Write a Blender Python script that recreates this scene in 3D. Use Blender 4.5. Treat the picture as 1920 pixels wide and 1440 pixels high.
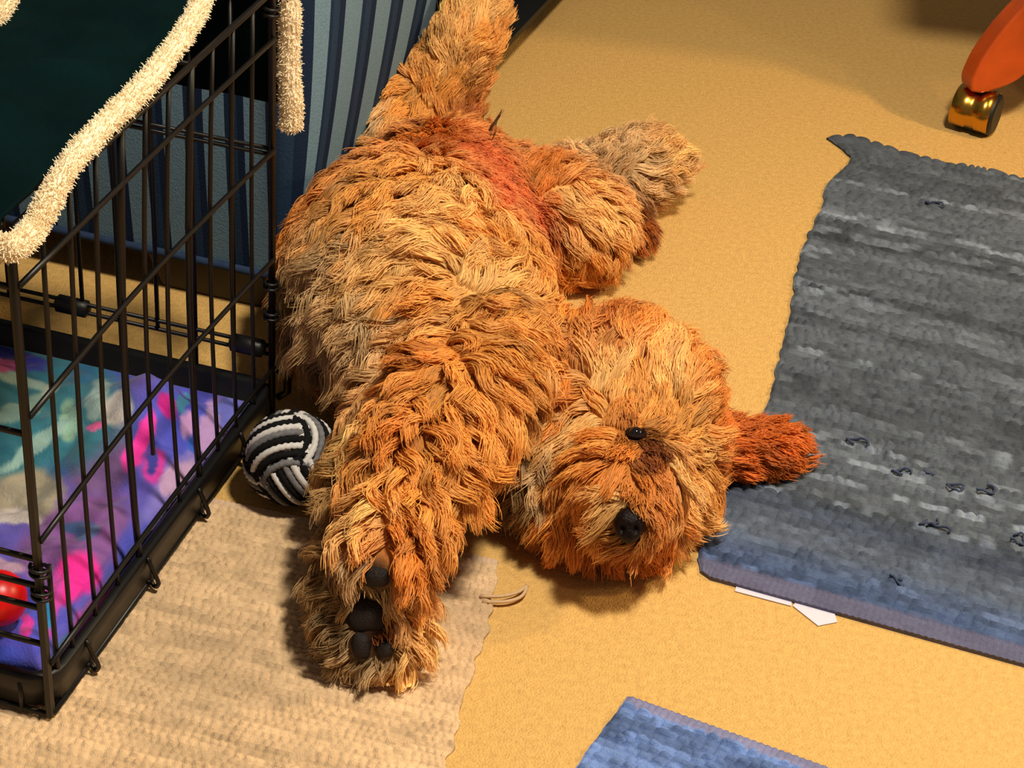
import bpy, bmesh, math, random
import numpy as np
from mathutils import Vector, Matrix
random.seed(7); rng = np.random.default_rng(7)
for o in list(bpy.data.objects): bpy.data.objects.remove(o)
scene = bpy.context.scene
COL = scene.collection

# ------------------------------------------------------------------ camera
FPX, PITCH, ROLL, CAMH = 3601.0, math.radians(33.6), math.radians(4.8), 1.472
F = np.array([0, math.cos(PITCH), -math.sin(PITCH)]); R0 = np.array([1.0, 0, 0]); U0 = np.cross(R0, F)
R = R0*math.cos(ROLL) + U0*math.sin(ROLL); U = -R0*math.sin(ROLL) + U0*math.cos(ROLL)
C = np.array([0, 0, CAMH])
cam = bpy.data.cameras.new('camera'); camo = bpy.data.objects.new('camera', cam); COL.objects.link(camo)
cam.sensor_width = 36; cam.lens = 36*FPX/1920; cam.clip_start = .05
m = Matrix([[R[0], U[0], -F[0], C[0]], [R[1], U[1], -F[1], C[1]], [R[2], U[2], -F[2], C[2]], [0, 0, 0, 1]])
camo.matrix_world = m
scene.camera = camo

# ------------------------------------------------------------------ light
world = bpy.data.worlds.new('room_light'); scene.world = world; world.use_nodes = True
bg = world.node_tree.nodes['Background']; bg.inputs[0].default_value = (1.0, .86, .72, 1); bg.inputs[1].default_value = .15
def lamp(name, loc, target, size, power, col):
    l = bpy.data.lights.new(name, 'AREA'); l.shape = 'DISK'; l.size = size; l.energy = power; l.color = col
    o = bpy.data.objects.new(name, l); COL.objects.link(o); o.location = loc
    o.rotation_euler = (Vector(target)-Vector(loc)).to_track_quat('-Z', 'Y').to_euler()
    return o
lamp('lamp_key', (2.2, 2.35, 1.8), (.3, 2.6, 0), .14, 28, (1, .70, .34))
lamp('lamp_second', (2.5, 1.8, 1.95), (.4, 2.4, 0), .16, 9, (1, .78, .48))
lamp('lamp_ceiling', (.65, 1.25, 2.9), (.45, 1.5, 0), .34, 100, (1, .92, .76))
vs = scene.view_settings
vs.view_transform = 'Standard'; vs.look = 'None'; vs.exposure = 0.0; vs.gamma = 1.0; vs.use_curve_mapping = False

# ------------------------------------------------------------------ helpers
def at(x, y, z=0.0):
    d = F + R*(x-960)/FPX - U*(y-720)/FPX
    return C + d*(z-CAMH)/d[2]
def ray(x, y):
    d = F + R*(x-960)/FPX - U*(y-720)/FPX
    return d/np.linalg.norm(d)
def onplane(x, y, p0, n):
    r = ray(x, y); return C + r*((p0-C) @ n)/(r @ n)
def proj(P):
    d = np.asarray(P, float)-C; z = d @ F
    return 960+FPX*(d @ R)/z, 720-FPX*(d @ U)/z
def lin(c):
    c = np.asarray(c, float)/255.0
    return np.where(c <= .04045, c/12.92, ((c+.055)/1.055)**2.4)
def rgba(c): return tuple(float(v) for v in lin(c)) + (1.0,)

def tag(o, label=None, cat=None, group=None, kind=None):
    if label: o['label'] = label
    if cat: o['category'] = cat
    if group: o['group'] = group
    if kind: o['kind'] = kind
    return o
def empty(name, loc=(0, 0, 0)):
    o = bpy.data.objects.new(name, None); COL.objects.link(o); o.location = loc; o.empty_display_size = .05
    return o
def link(name, me, mat=None, parent=None, smooth=True):
    o = bpy.data.objects.new(name, me); COL.objects.link(o)
    if mat: me.materials.append(mat)
    if smooth and len(me.polygons): me.polygons.foreach_set('use_smooth', [True]*len(me.polygons))
    if parent is not None: set_parent(o, parent)
    return o
def wloc(o):
    l = Vector(o.location)
    p = o.parent
    while p is not None: l = l + Vector(p.location); p = p.parent
    return l
def set_parent(o, p):           # every parent is unrotated: keep the child where it stands in the world
    o.parent = p; o.location = Vector(o.location) - wloc(p)
def mesh(name, v, f, mat=None, parent=None, smooth=True):
    me = bpy.data.meshes.new(name)
    v = np.asarray(v, float)
    me.from_pydata([tuple(map(float, p)) for p in v], [], [tuple(map(int, q)) for q in f]); me.update()
    return link(name, me, mat, parent, smooth)
def grid_faces(nu, nv, wrap=False):
    i, j = np.meshgrid(np.arange(nu-1), np.arange(nv if wrap else nv-1), indexing='ij')
    a = i*nv+j; b = i*nv+(j+1) % nv; c = (i+1)*nv+(j+1) % nv; d = (i+1)*nv+j
    return np.stack([a, b, c, d], -1).reshape(-1, 4)
def tube_vf(pts, r, sides=8, closed=False, caps=True):
    pts = np.asarray(pts, float); n = len(pts); r = np.broadcast_to(np.asarray(r, float), (n,))
    if closed: T = np.roll(pts, -1, 0)-np.roll(pts, 1, 0)
    else: T = np.gradient(pts, axis=0)
    T /= np.linalg.norm(T, axis=1)[:, None]+1e-12
    ref = np.array([0, 0, 1.0]) if abs(T[0][2]) < .9 else np.array([1.0, 0, 0])
    N = np.zeros_like(pts); x = np.cross(T[0], ref); x /= np.linalg.norm(x); N[0] = x
    for i in range(1, n):
        x = N[i-1]-T[i]*(N[i-1] @ T[i]); N[i] = x/(np.linalg.norm(x)+1e-12)
    B = np.cross(T, N)
    a = np.linspace(0, 2*np.pi, sides, endpoint=False)
    V = pts[:, None]+r[:, None, None]*(np.cos(a)[None, :, None]*N[:, None]+np.sin(a)[None, :, None]*B[:, None])
    fs = [tuple(q) for q in grid_faces(n, sides, True)]
    V = V.reshape(-1, 3)
    if closed:
        for j in range(sides):
            fs.append(((n-1)*sides+j, (n-1)*sides+(j+1) % sides, (j+1) % sides, j))
    elif caps:
        fs.append(tuple(range(sides))[::-1]); fs.append(tuple((n-1)*sides+j for j in range(sides)))
    return V, fs
def tube(name, pts, r, mat, parent=None, sides=8, closed=False):
    v, f = tube_vf(pts, r, sides, closed); return mesh(name, v, f, mat, parent)
def catmull(P, n):
    P = np.asarray(P, float); k = len(P); Q = np.vstack([2*P[0]-P[1], P, 2*P[-1]-P[-2]])
    t = np.linspace(0, k-1-1e-9, n); i = t.astype(int); u = (t-i)[:, None]
    a, b, c, d = Q[i], Q[i+1], Q[i+2], Q[i+3]
    return .5*((2*b)+(c-a)*u+(2*a-5*b+4*c-d)*u**2+(3*b-a-3*c+d)*u**3)
def box(name, size, centre, axes=None, mat=None, parent=None, bevel=.003):
    bm = bmesh.new(); bmesh.ops.create_cube(bm, size=1)
    for v in bm.verts: v.co = Vector((v.co.x*size[0], v.co.y*size[1], v.co.z*size[2]))
    if bevel: bmesh.ops.bevel(bm, geom=list(bm.edges), offset=bevel, segments=2, affect='EDGES')
    ax = np.eye(3) if axes is None else np.asarray(axes)
    for v in bm.verts:
        p = np.array(v.co) @ ax + np.asarray(centre); v.co = Vector(p)
    me = bpy.data.meshes.new(name); bm.to_mesh(me); bm.free()
    return link(name, me, mat, parent, False)
def add_col(me, cols, name='Col', dom='POINT'):
    a = me.attributes.new(name, 'FLOAT_COLOR', dom)
    c = np.ones((len(cols), 4), np.float32); c[:, :3] = cols
    a.data.foreach_set('color', c.ravel())
def vnoise(x, y, seed=0):       # smooth value noise, range about -1..1
    r = np.random.default_rng(seed); T = r.random((64, 64))*2-1
    xi = np.floor(x).astype(int); yi = np.floor(y).astype(int); u = x-xi; v = y-yi
    u = u*u*(3-2*u); v = v*v*(3-2*v)
    g = lambda a, b: T[a % 64, b % 64]
    return (g(xi, yi)*(1-u)+g(xi+1, yi)*u)*(1-v)+(g(xi, yi+1)*(1-u)+g(xi+1, yi+1)*u)*v

# ------------------------------------------------------------------ materials
def mat(name, col, rough=.6, metal=0, spec=.5, var=0, vscale=20, bump=0, bscale=200, attr=None, sheen=0, coord='Object', col2=None, detail=3):
    m = bpy.data.materials.new(name); m.use_nodes = True
    nt = m.node_tree; b = nt.nodes['Principled BSDF']
    b.inputs['Roughness'].default_value = rough; b.inputs['Metallic'].default_value = metal
    b.inputs['Specular IOR Level'].default_value = spec
    b.inputs['Sheen Weight'].default_value = sheen
    b.inputs['Base Color'].default_value = rgba(col)
    tc = nt.nodes.new('ShaderNodeTexCoord')
    src = None
    if attr:
        a = nt.nodes.new('ShaderNodeAttribute'); a.attribute_name = attr; src = a.outputs['Color']
    if var:
        n = nt.nodes.new('ShaderNodeTexNoise'); n.inputs['Scale'].default_value = vscale; n.inputs['Detail'].default_value = detail
        nt.links.new(tc.outputs[coord], n.inputs['Vector'])
        if attr or col2 is None:
            h = nt.nodes.new('ShaderNodeHueSaturation')
            mr = nt.nodes.new('ShaderNodeMapRange'); mr.inputs['To Min'].default_value = 1-var; mr.inputs['To Max'].default_value = 1+var
            mr.inputs['From Min'].default_value = .25; mr.inputs['From Max'].default_value = .75
            nt.links.new(n.outputs['Fac'], mr.inputs['Value']); nt.links.new(mr.outputs[0], h.inputs['Value'])
            if src: nt.links.new(src, h.inputs['Color'])
            else: h.inputs['Color'].default_value = rgba(col)
            src = h.outputs['Color']
        else:
            cr = nt.nodes.new('ShaderNodeValToRGB')
            cr.color_ramp.elements[0].color = rgba(col); cr.color_ramp.elements[1].color = rgba(col2)
            cr.color_ramp.elements[0].position = .32; cr.color_ramp.elements[1].position = .68
            nt.links.new(n.outputs['Fac'], cr.inputs['Fac']); src = cr.outputs['Color']
    if src: nt.links.new(src, b.inputs['Base Color'])
    if bump:
        n2 = nt.nodes.new('ShaderNodeTexNoise'); n2.inputs['Scale'].default_value = bscale; n2.inputs['Detail'].default_value = 2
        nt.links.new(tc.outputs[coord], n2.inputs['Vector'])
        bp = nt.nodes.new('ShaderNodeBump'); bp.inputs['Strength'].default_value = bump; bp.inputs['Distance'].default_value = .004
        nt.links.new(n2.outputs['Fac'], bp.inputs['Height']); nt.links.new(bp.outputs['Normal'], b.inputs['Normal'])
    return m
def hair_mat(name, rough=.45, spec=.3):
    m = bpy.data.materials.new(name); m.use_nodes = True; nt = m.node_tree
    b = nt.nodes['Principled BSDF']
    a = nt.nodes.new('ShaderNodeAttribute'); a.attribute_name = 'Col'
    hi = nt.nodes.new('ShaderNodeHairInfo')
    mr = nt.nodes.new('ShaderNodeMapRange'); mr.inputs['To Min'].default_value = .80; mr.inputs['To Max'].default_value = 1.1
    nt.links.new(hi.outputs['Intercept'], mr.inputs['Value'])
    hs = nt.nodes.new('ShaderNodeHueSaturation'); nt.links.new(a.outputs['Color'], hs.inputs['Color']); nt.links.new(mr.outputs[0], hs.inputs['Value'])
    nt.links.new(hs.outputs['Color'], b.inputs['Base Color'])
    b.inputs['Roughness'].default_value = rough; b.inputs['Specular IOR Level'].default_value = spec
    return m
M = {}
M['carpet'] = mat('carpet', (218, 173, 103), .95, spec=.05, var=.13, vscale=120, bump=.75, bscale=380, detail=6)
M['wire'] = mat('black_wire', (13, 10, 8), .42, spec=.4, var=.2, vscale=80)
M['tray'] = mat('black_plastic', (13, 12, 12), .45, spec=.4, var=.2, vscale=60)
M['wood_dark'] = mat('dark_wood', (38, 18, 12), .4, var=.3, vscale=25)
M['wood_orange'] = mat('orange_wood', (192, 76, 20), .32, spec=.5, var=.18, vscale=18)
M['brass'] = mat('brass', (200, 150, 60), .22, metal=1, var=.08, vscale=40)
M['black'] = mat('black_rubber', (10, 10, 10), .5)
M['green'] = mat('green_velvet', (3, 21, 22), .9, spec=.04, var=.35, vscale=9, bump=.3, bscale=120)
M['cream'] = mat('cream_sherpa', (250, 230, 196), .95, spec=.05, var=.06, vscale=90, bump=.6, bscale=260)
M['red'] = mat('red_plastic', (214, 8, 12), .35, spec=.5, var=.05, vscale=30)
M['fleece'] = mat('printed_fleece', (90, 80, 180), .9, spec=.05, attr='Col', var=.10, vscale=60, bump=.3, bscale=300, sheen=.2)
M['loop'] = mat('beige_yarn', (206, 172, 130), .95, spec=.05, var=.08, vscale=200)
M['rug'] = mat('rag_rug', (90, 105, 130), .95, spec=.05, attr='Col', var=.14, vscale=220, bump=.5, bscale=700)
M['mat'] = mat('beige_mat', (190, 160, 120), .95, spec=.05, attr='Col', var=.10, vscale=220, bump=.5, bscale=700)
M['paper'] = mat('white_label', (214, 208, 222), .6, var=.03, vscale=100)
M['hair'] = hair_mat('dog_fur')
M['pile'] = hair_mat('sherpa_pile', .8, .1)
M['skin'] = mat('dog_skin', (170, 88, 40), .75, spec=.2, attr='Col', var=.12, vscale=60, bump=.4, bscale=200)
M['nose'] = mat('wet_nose', (17, 7, 6), .5, spec=.18, bump=.4, bscale=400)
M['pad'] = mat('paw_pad', (30, 20, 17), .7, spec=.3, bump=.5, bscale=400)
M['eye'] = mat('dark_eye', (14, 7, 5), .03, spec=.9)
M['lid'] = mat('eyelid', (30, 13, 8), .8, spec=.1)
M['rope_w'] = mat('white_cord', (205, 200, 196), .9, spec=.1, var=.15, vscale=250)
M['rope_k'] = mat('black_cord', (22, 21, 22), .9, spec=.1, var=.3, vscale=250)
M['rope_g'] = mat('grey_cord', (112, 110, 112), .9, spec=.1, var=.25, vscale=250)
M['desk'] = mat('desk_wood', (110, 60, 30), .5, var=.2, vscale=15)

# ------------------------------------------------------------------ floor
def floor():
    o = mesh('floor', [(-2.6, -.4, 0), (3.4, -.4, 0), (3.4, 5.6, 0), (-2.6, 5.6, 0)], [(0, 1, 2, 3)], M['carpet'])
    tag(o, 'golden tan cut pile carpet covering the whole floor', 'carpet', kind='structure')
floor()

# ------------------------------------------------------------------ rugs
def rug(name, corners, nu, nv, rowh, bump_len, thick, colf, matl, edge_wob, amp, border, seed, extra=None):
    """corners: origin, u-end, v-end on the floor; rows run along u, stacked along v"""
    O, A, B = [np.asarray(c, float)[:2] for c in corners]
    Lu, Lv = np.linalg.norm(A-O), np.linalg.norm(B-O)
    u = np.linspace(0, Lu, nu); v = np.linspace(0, Lv, nv)
    UU, VV = np.meshgrid(u, v, indexing='ij')
    vw = VV+.0035*vnoise(UU*14, VV*14, seed+7); row = np.floor(vw/rowh); fr = vw/rowh-row
    ph = np.mod(UU/bump_len+.5*np.mod(row, 2)+.8*vnoise(UU*26, row*.9, seed), 1.0)
    prof = np.sqrt(np.clip(1-(2*fr-1)**2, 0, 1))
    bl = np.sqrt(np.clip(1-(2*ph-1)**2, 0, 1))
    hfac = 1+.65*vnoise(UU/bump_len*.6, row*1.7+3, seed+1)
    z = thick*.45+amp*prof*bl*hfac + .0015*vnoise(UU*9, VV*9, seed+2)
    inb = VV < border
    rib = .5+.5*np.cos(UU/.004*np.pi)
    z = np.where(inb, thick*.55+amp*.25*rib, z)
    z = np.clip(z, .0015, None)
    du = (A-O)/Lu; dv = (B-O)/Lv
    wob = edge_wob*(vnoise(VV*0+2.2, VV/.018, seed+3)*.5+vnoise(VV*0+5.2, VV/.11, seed+4))
    edge = np.clip(1-UU/.05, 0, 1)
    X = O[0]+du[0]*(UU+wob*edge)+dv[0]*VV; Y = O[1]+du[1]*(UU+wob*edge)+dv[1]*VV
    z[0] *= .45; z[1] *= .8
    if extra is not None: X, Y, z = extra(X, Y, z, UU, VV)
    V = np.stack([X, Y, z], -1).reshape(-1, 3); Fc = [tuple(q) for q in grid_faces(nu, nv)[:, ::-1]]
    # skirt down to the floor and a flat underside
    ring = [i*nv for i in range(nu)]+[(nu-1)*nv+j for j in range(1, nv)]+[i*nv+nv-1 for i in range(nu-2, -1, -1)]+[j for j in range(nv-2, 0, -1)]
    base = len(V); low = V[ring].copy(); low[:, 2] = .0005 if extra is None else np.maximum(.0005, low[:, 2]-thick)
    V = np.vstack([V, low]); k = len(ring)
    for i in range(k): Fc.append((ring[i], ring[(i+1) % k], base+(i+1) % k, base+i))
    o = mesh(name, V, Fc, matl)
    cols = colf(UU, VV, row, inb, ph).reshape(-1, 3); cols = np.vstack([cols, cols[ring]])
    add_col(o.data, cols)
    return o
def blue_cols(seed, top_grey, gain=1.0):
    def fn(UU, VV, row, inb, ph):
        n = vnoise(row*.37, row*0+1, seed)[..., None]; n2 = vnoise(UU*6, row*.9, seed+5)[..., None]
        n3 = vnoise(UU*55, row*1.3, seed+6)[..., None]
        g = np.clip(VV/.22+n[..., 0]*.3+.1, 0, 1)[..., None]*top_grey
        blue = np.array([80, 98, 138.0]); grey = np.array([84, 90, 99.0])
        c = blue*(1-g)+grey*g
        n5 = vnoise(UU*2.2+9, row*.55, seed+9)[..., None]
        c = c*(1+.16*n+.08*n2+.14*n3)
        light = np.clip((n5-.35)*3, 0, 1)*np.clip((n3+.35)*2, 0, 1); c = c*(1+.38*light)
        c = np.where(inb[..., None], np.array([98, 98, 124.0])*(1+.06*n3), c)
        return lin(np.clip(c*gain, 5, 250))
    return fn
BL, TL = at(1283, 1075), at(1607, 275)
BRp = at(1920, 1252); ud = (BRp-BL)/np.linalg.norm(BRp-BL)
def rug_curl(X, Y, z, UU, VV):
    Lv = VV.max(); Lu = UU.max()
    # bowed left edge and the lifted, pointed far corner
    e = np.clip(1-UU/.35, 0, 1)
    s = .022*np.sin(VV/Lv*np.pi*2)*e
    X = X+s
    k = np.clip(1-UU/.10, 0, 1)*np.clip(1-(Lv-VV)/.05, 0, 1)
    X = X-.052*k; Y = Y+.018*k; z = z+.018*k*np.clip(UU/.03, .1, 1)
    r = np.clip(1-UU/.03, 0, 1)*np.clip(1-VV/.03, 0, 1)
    X = X+.014*r; Y = Y+.004*r
    return X, Y, z
big = rug('rag_rug', (BL, BL+ud*.95, TL), 380, 520, .0125, .019, .009, blue_cols(11, 1.0), M['rug'], .006, .0062, .030, 31, rug_curl)
tag(big, 'large grey-blue woven rag rug under the spread ear of the dog', 'rug', 'blue rag rugs')
O2, A2 = at(1172, 1310), at(1500, 1428); d2 = (A2-O2)/np.linalg.norm(A2-O2)
B2 = at(1085, 1440); v2 = (B2-O2)/np.linalg.norm(B2-O2)
small = rug('rag_rug', (O2, O2+d2*.75, O2+v2*.5), 330, 230, .0110, .015, .010, blue_cols(23, .10, 1.34), M['rug'], .004, .0080, .016, 47)
tag(small, 'bright blue woven rag rug of which only one corner shows', 'rug', 'blue rag rugs')
def beige(UU, VV, row, inb, ph):
    n = vnoise(row*.5, row*0+1, 3)[..., None]; n3 = vnoise(UU*50, row*1.2, 8)[..., None]; n4 = vnoise(UU*7, VV*7, 9)[..., None]
    c = np.array([214, 180, 140.0])*(1+.05*n+.08*n3+.05*n4)
    c = np.where(inb[..., None], np.array([214, 180, 148.0]), c)
    return lin(np.clip(c, 5, 250))
Om = at(950, 1058); Am = at(600, 982); Bm = at(846, 1440)
dm = (Am-Om)/np.linalg.norm(Am-Om); vm = (Bm-Om)/np.linalg.norm(Bm-Om)
mat_o = rug('woven_mat', (Om, Om+dm*.95, Om+vm*.62), 430, 320, .0088, .0115, .006, beige, M['mat'], .009, .0042, .010, 63)
tag(mat_o, 'beige chunky woven mat beneath the crate and the front paws', 'mat')
# frayed loop at the mat's corner
lp = [at(905, 1128, .006), at(948, 1128, .008), at(978, 1118, .008), at(988, 1098, .008), at(972, 1110, .009), at(940, 1118, .009), at(900, 1118, .006)]
tube('frayed_loop', catmull(lp, 24), .0022, M['loop'], mat_o, 6)
# pulled yarn loops on the big rug
def yarn_loop(px, py, w, h, ang, r=.0017):
    c = at(px, py, .0115); P = []
    rj = rng.normal(size=14)*.12
    for k in range(12):
        a = 2*math.pi*k/14+px
        x = .8*w*math.cos(a)*(1+rj[k]); y = h*math.sin(a)*(1+2*rj[k])
        P.append(c+np.array([x*math.cos(ang)-y*math.sin(ang), x*math.sin(ang)+y*math.cos(ang), .003*math.sin(a*2)]))
    return tube('pulled_yarn', P, r, M['yarn'], big, 5, False)
M['yarn'] = mat('dark_blue_yarn', (52, 62, 88), .9, var=.2, vscale=300)
for a in [(1608, 828, .018, .009, -.2), (1690, 884, .016, .007, 0), (1748, 884, .016, .008, .1), (1788, 912, .015, .005, -.2), (1850, 918, .015, .006, .1), (1742, 978, .018, .004, .5), (1765, 990, .016, .003, -.5), (1685, 1088, .012, .003, -.7), (1752, 382, .02, .005, -.2), (1907, 1010, .012, .009, 0)]:
    yarn_loop(*a)
# white care label poking out from under the rug
lb = empty('care_label', at(1480, 1135, 0))
def strip(name, pxs, z, parent):
    top = [at(x, y, z) for x, y in pxs]; n = len(top)
    V = top+[p-np.array([0, 0, .0008]) for p in top]
    f = [tuple(range(n)), tuple(range(2*n-1, n-1, -1))]+[(i, n+i, n+(i+1) % n, (i+1) % n) for i in range(n)]
    return mesh(name, V, f, M['paper'], parent, False)
strip('label_strip', [(1378, 1108), (1484, 1136), (1486, 1110), (1385, 1085)], .0018, lb)
strip('label_flap', [(1487, 1136), (1534, 1173), (1570, 1166), (1560, 1135), (1500, 1115)], .0018, lb)
tag(lb, 'small white care label sticking out from under the large blue rug', 'label')

# ------------------------------------------------------------------ crate
YAW = math.radians(13.8)
D = np.array([math.sin(YAW), math.cos(YAW), 0]); Wv = np.array([-math.cos(YAW), math.sin(YAW), 0]); Z = np.array([0, 0, 1.0])
C0 = np.array([-.46, 1.49, 0]); CL, CW, CH = .61, .86, .602
def cr(s, t, z): return C0+Wv*s+D*t+Z*z
crate = empty('dog_crate', cr(0, 0, 0))
tag(crate, 'black wire dog crate with plastic tray standing left of the dog', 'crate')
def panel(name, P, wires_h, wires_v, rail):
    """P(a,z) gives the world point; rail = outline posts"""
    pts = []
    for i, q in enumerate(rail):
        q = np.array(q, float)
        if 0 < i < len(rail)-1:
            for o in (rail[i-1], rail[i+1]):
                d = np.array(o, float)-q; pts.append(q+d/np.linalg.norm(d)*.006)
        else: pts.append(q)
    pn = tube(name, [P(*q) for q in pts], .0040, M['wire'], crate, 8)
    for (a0, a1, z, r) in wires_h: tube('wire', [P(a0, z), P(a1, z)], r, M['wire'], pn, 8)
    for (a, z0, z1, r) in wires_v: tube('wire', [P(a, z0), P(a, z1)], r, M['wire'], pn, 8)
    return pn
def Pside(a, z):   # the long wires bow a little
    bow = .010*math.sin(min(1, max(0, z/CH))*math.pi)*math.sin(min(1, max(0, a/CL))*math.pi)
    return cr(bow, a, z)
def bowwire(pn, a, z0, z1, r): tube('wire', [Pside(a, z) for z in np.linspace(z0, z1, 7)], r, M['wire'], pn, 8)
def bowh(pn, z, r): tube('wire', [Pside(a, z)-Wv*.004 for a in np.linspace(0, CL, 9)], r, M['wire'], pn, 8)
side = panel('side_panel', Pside, [], [], [(0, .014), (0, CH), (CL, CH), (CL, .014)])
for z in (.084, .247, .399, .544): bowh(side, z, .0031)
tube('wire', [cr(-.002, a, .014) for a in (0, CL)], .0036, M['wire'], side, 8)
for k in range(1, 11):
    thick = k in (4, 7)
    bowwire(side, CL*k/11, .165 if k == 5 else .02, CH, .0042 if thick else .0027)
bowwire(side, .020, .015, .20, .0030)
for t in (.08, .232, .374, .50):     # little wire hooks under the tray rim
    P = [cr(-.010+.007*math.cos(a), t+.004*math.cos(a), .022-.011*math.sin(a)) for a in np.linspace(0, math.pi, 8)]
    P = [cr(-.003, t+.006, .055)]+P+[cr(-.012, t-.006, .04), cr(-.006, t-.008, .058)]
    P = [p if p[2] > .011 else np.array([p[0], p[1], .011]) for p in P]
    tube('hook', catmull(P, 24), .0028, M['wire'], side, 6)
def Pfront(a, z): return cr(a, -.004, z)
front = panel('front_panel', Pfront, [(0, CW, z, .0033) for z in (.38, .226, .191, .162, .113, .014, .544)],
              [(s, .011, .05 if s < .06 else CH, .0033) for s in (.032, .28, .52, .76)], [(0, .014), (0, CH-.004), (CW, CH-.004), (CW, .014)])
def Pback(a, z): return cr(a, CL+.004, z)
back = panel('rear_panel', Pback, [(0, CW, z, .0028) for z in (.050, .100, .113, .390, .398)],
             [(s, (.05 if int(round(s/.054)) % 2 == 0 else .10), CH, .0030) for s in np.arange(.054, CW-.02, .054)], [(0, .014), (0, CH-.004), (CW, CH-.004), (CW, .014)])
for s in (.035, .285):               # black sleeves on the door wires
    v, f = tube_vf([Pback(s-.024, .106), Pback(s-.02, .106), Pback(s+.02, .106), Pback(s+.024, .106)], [.007, .0125, .0125, .007], 10); mesh('sleeve', v, f, M['tray'], back)
def Pfar(a, z): return cr(CW, a, z)
far = panel('side_panel', Pfar, [(0, CL, z, .003) for z in (.084, .247, .399, .544)], [(CL*k/11, .02, CH, .0027) for k in range(1, 11)], [(0, .014), (0, CH), (CL, CH), (CL, .014)])
def Ptop(a, t): return cr(a, t, CH)
top = panel('top_panel', Ptop, [], [(CW*k/12, 0, CL, .0027) for k in range(1, 12)], [(.01, .004), (CW-.01, .004)])
for t in (.2, .4): tube('wire', [cr(0, t, CH-.005), cr(CW, t, CH-.005)], .003, M['wire'], top, 8)
for (s, t, zz) in [(0, 0, .20), (0, 0, .17), (0, CL, .155), (0, CL, .20), (0, CL, .57)]:   # spiral clips joining the panels
    P = [cr(s+.009*math.cos(a), t+.009*math.sin(a), zz+.0012*a) for a in np.linspace(0, 4*math.pi, 40)]
    tube('corner_clip', P, .0022, M['wire'], crate, 6)
tube('corner_clip', [cr(-.004, CL+.012, .03), cr(-.016, CL+.016, .04), cr(-.016, CL+.016, .065), cr(-.004, CL+.012, .075)], .006, M['wire'], crate, 8)
# plastic tray with raised rim
def tray():
    rim = [(.0, .004, .022), (.0, .004, .058), (.004, .0, .060), (.012, .0, .058), (.016, .0, .028)]
    prof = [(-.004, .020), (-.006, .056), (-.004, .060), (.006, .060), (.010, .056), (.012, .026)]
    ring = []
    r = .03
    def outline(off):
        P = []
        for (cs, ct, a0) in [(r, r, math.pi), (CW-r, r, 1.5*math.pi), (CW-r, CL-r, 0), (r, CL-r, .5*math.pi)]:
            for k in range(6):
                a = a0+k/5*math.pi/2; rr = r-off
                P.append((cs+rr*math.cos(a), ct+rr*math.sin(a)))
        return P
    V = []; n = None
    for off, z in prof:
        o = outline(off); n = len(o); V += [cr(s, t, z) for s, t in o]
    f = []
    for i in range(len(prof)-1):
        for j in range(n): f.append((i*n+j, i*n+(j+1) % n, (i+1)*n+(j+1) % n, (i+1)*n+j))
    f.append(tuple((len(prof)-1)*n+j for j in range(n))); f.append(tuple(range(n))[::-1])
    mesh('tray', V, f, M['tray'], crate)
tray()

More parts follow.
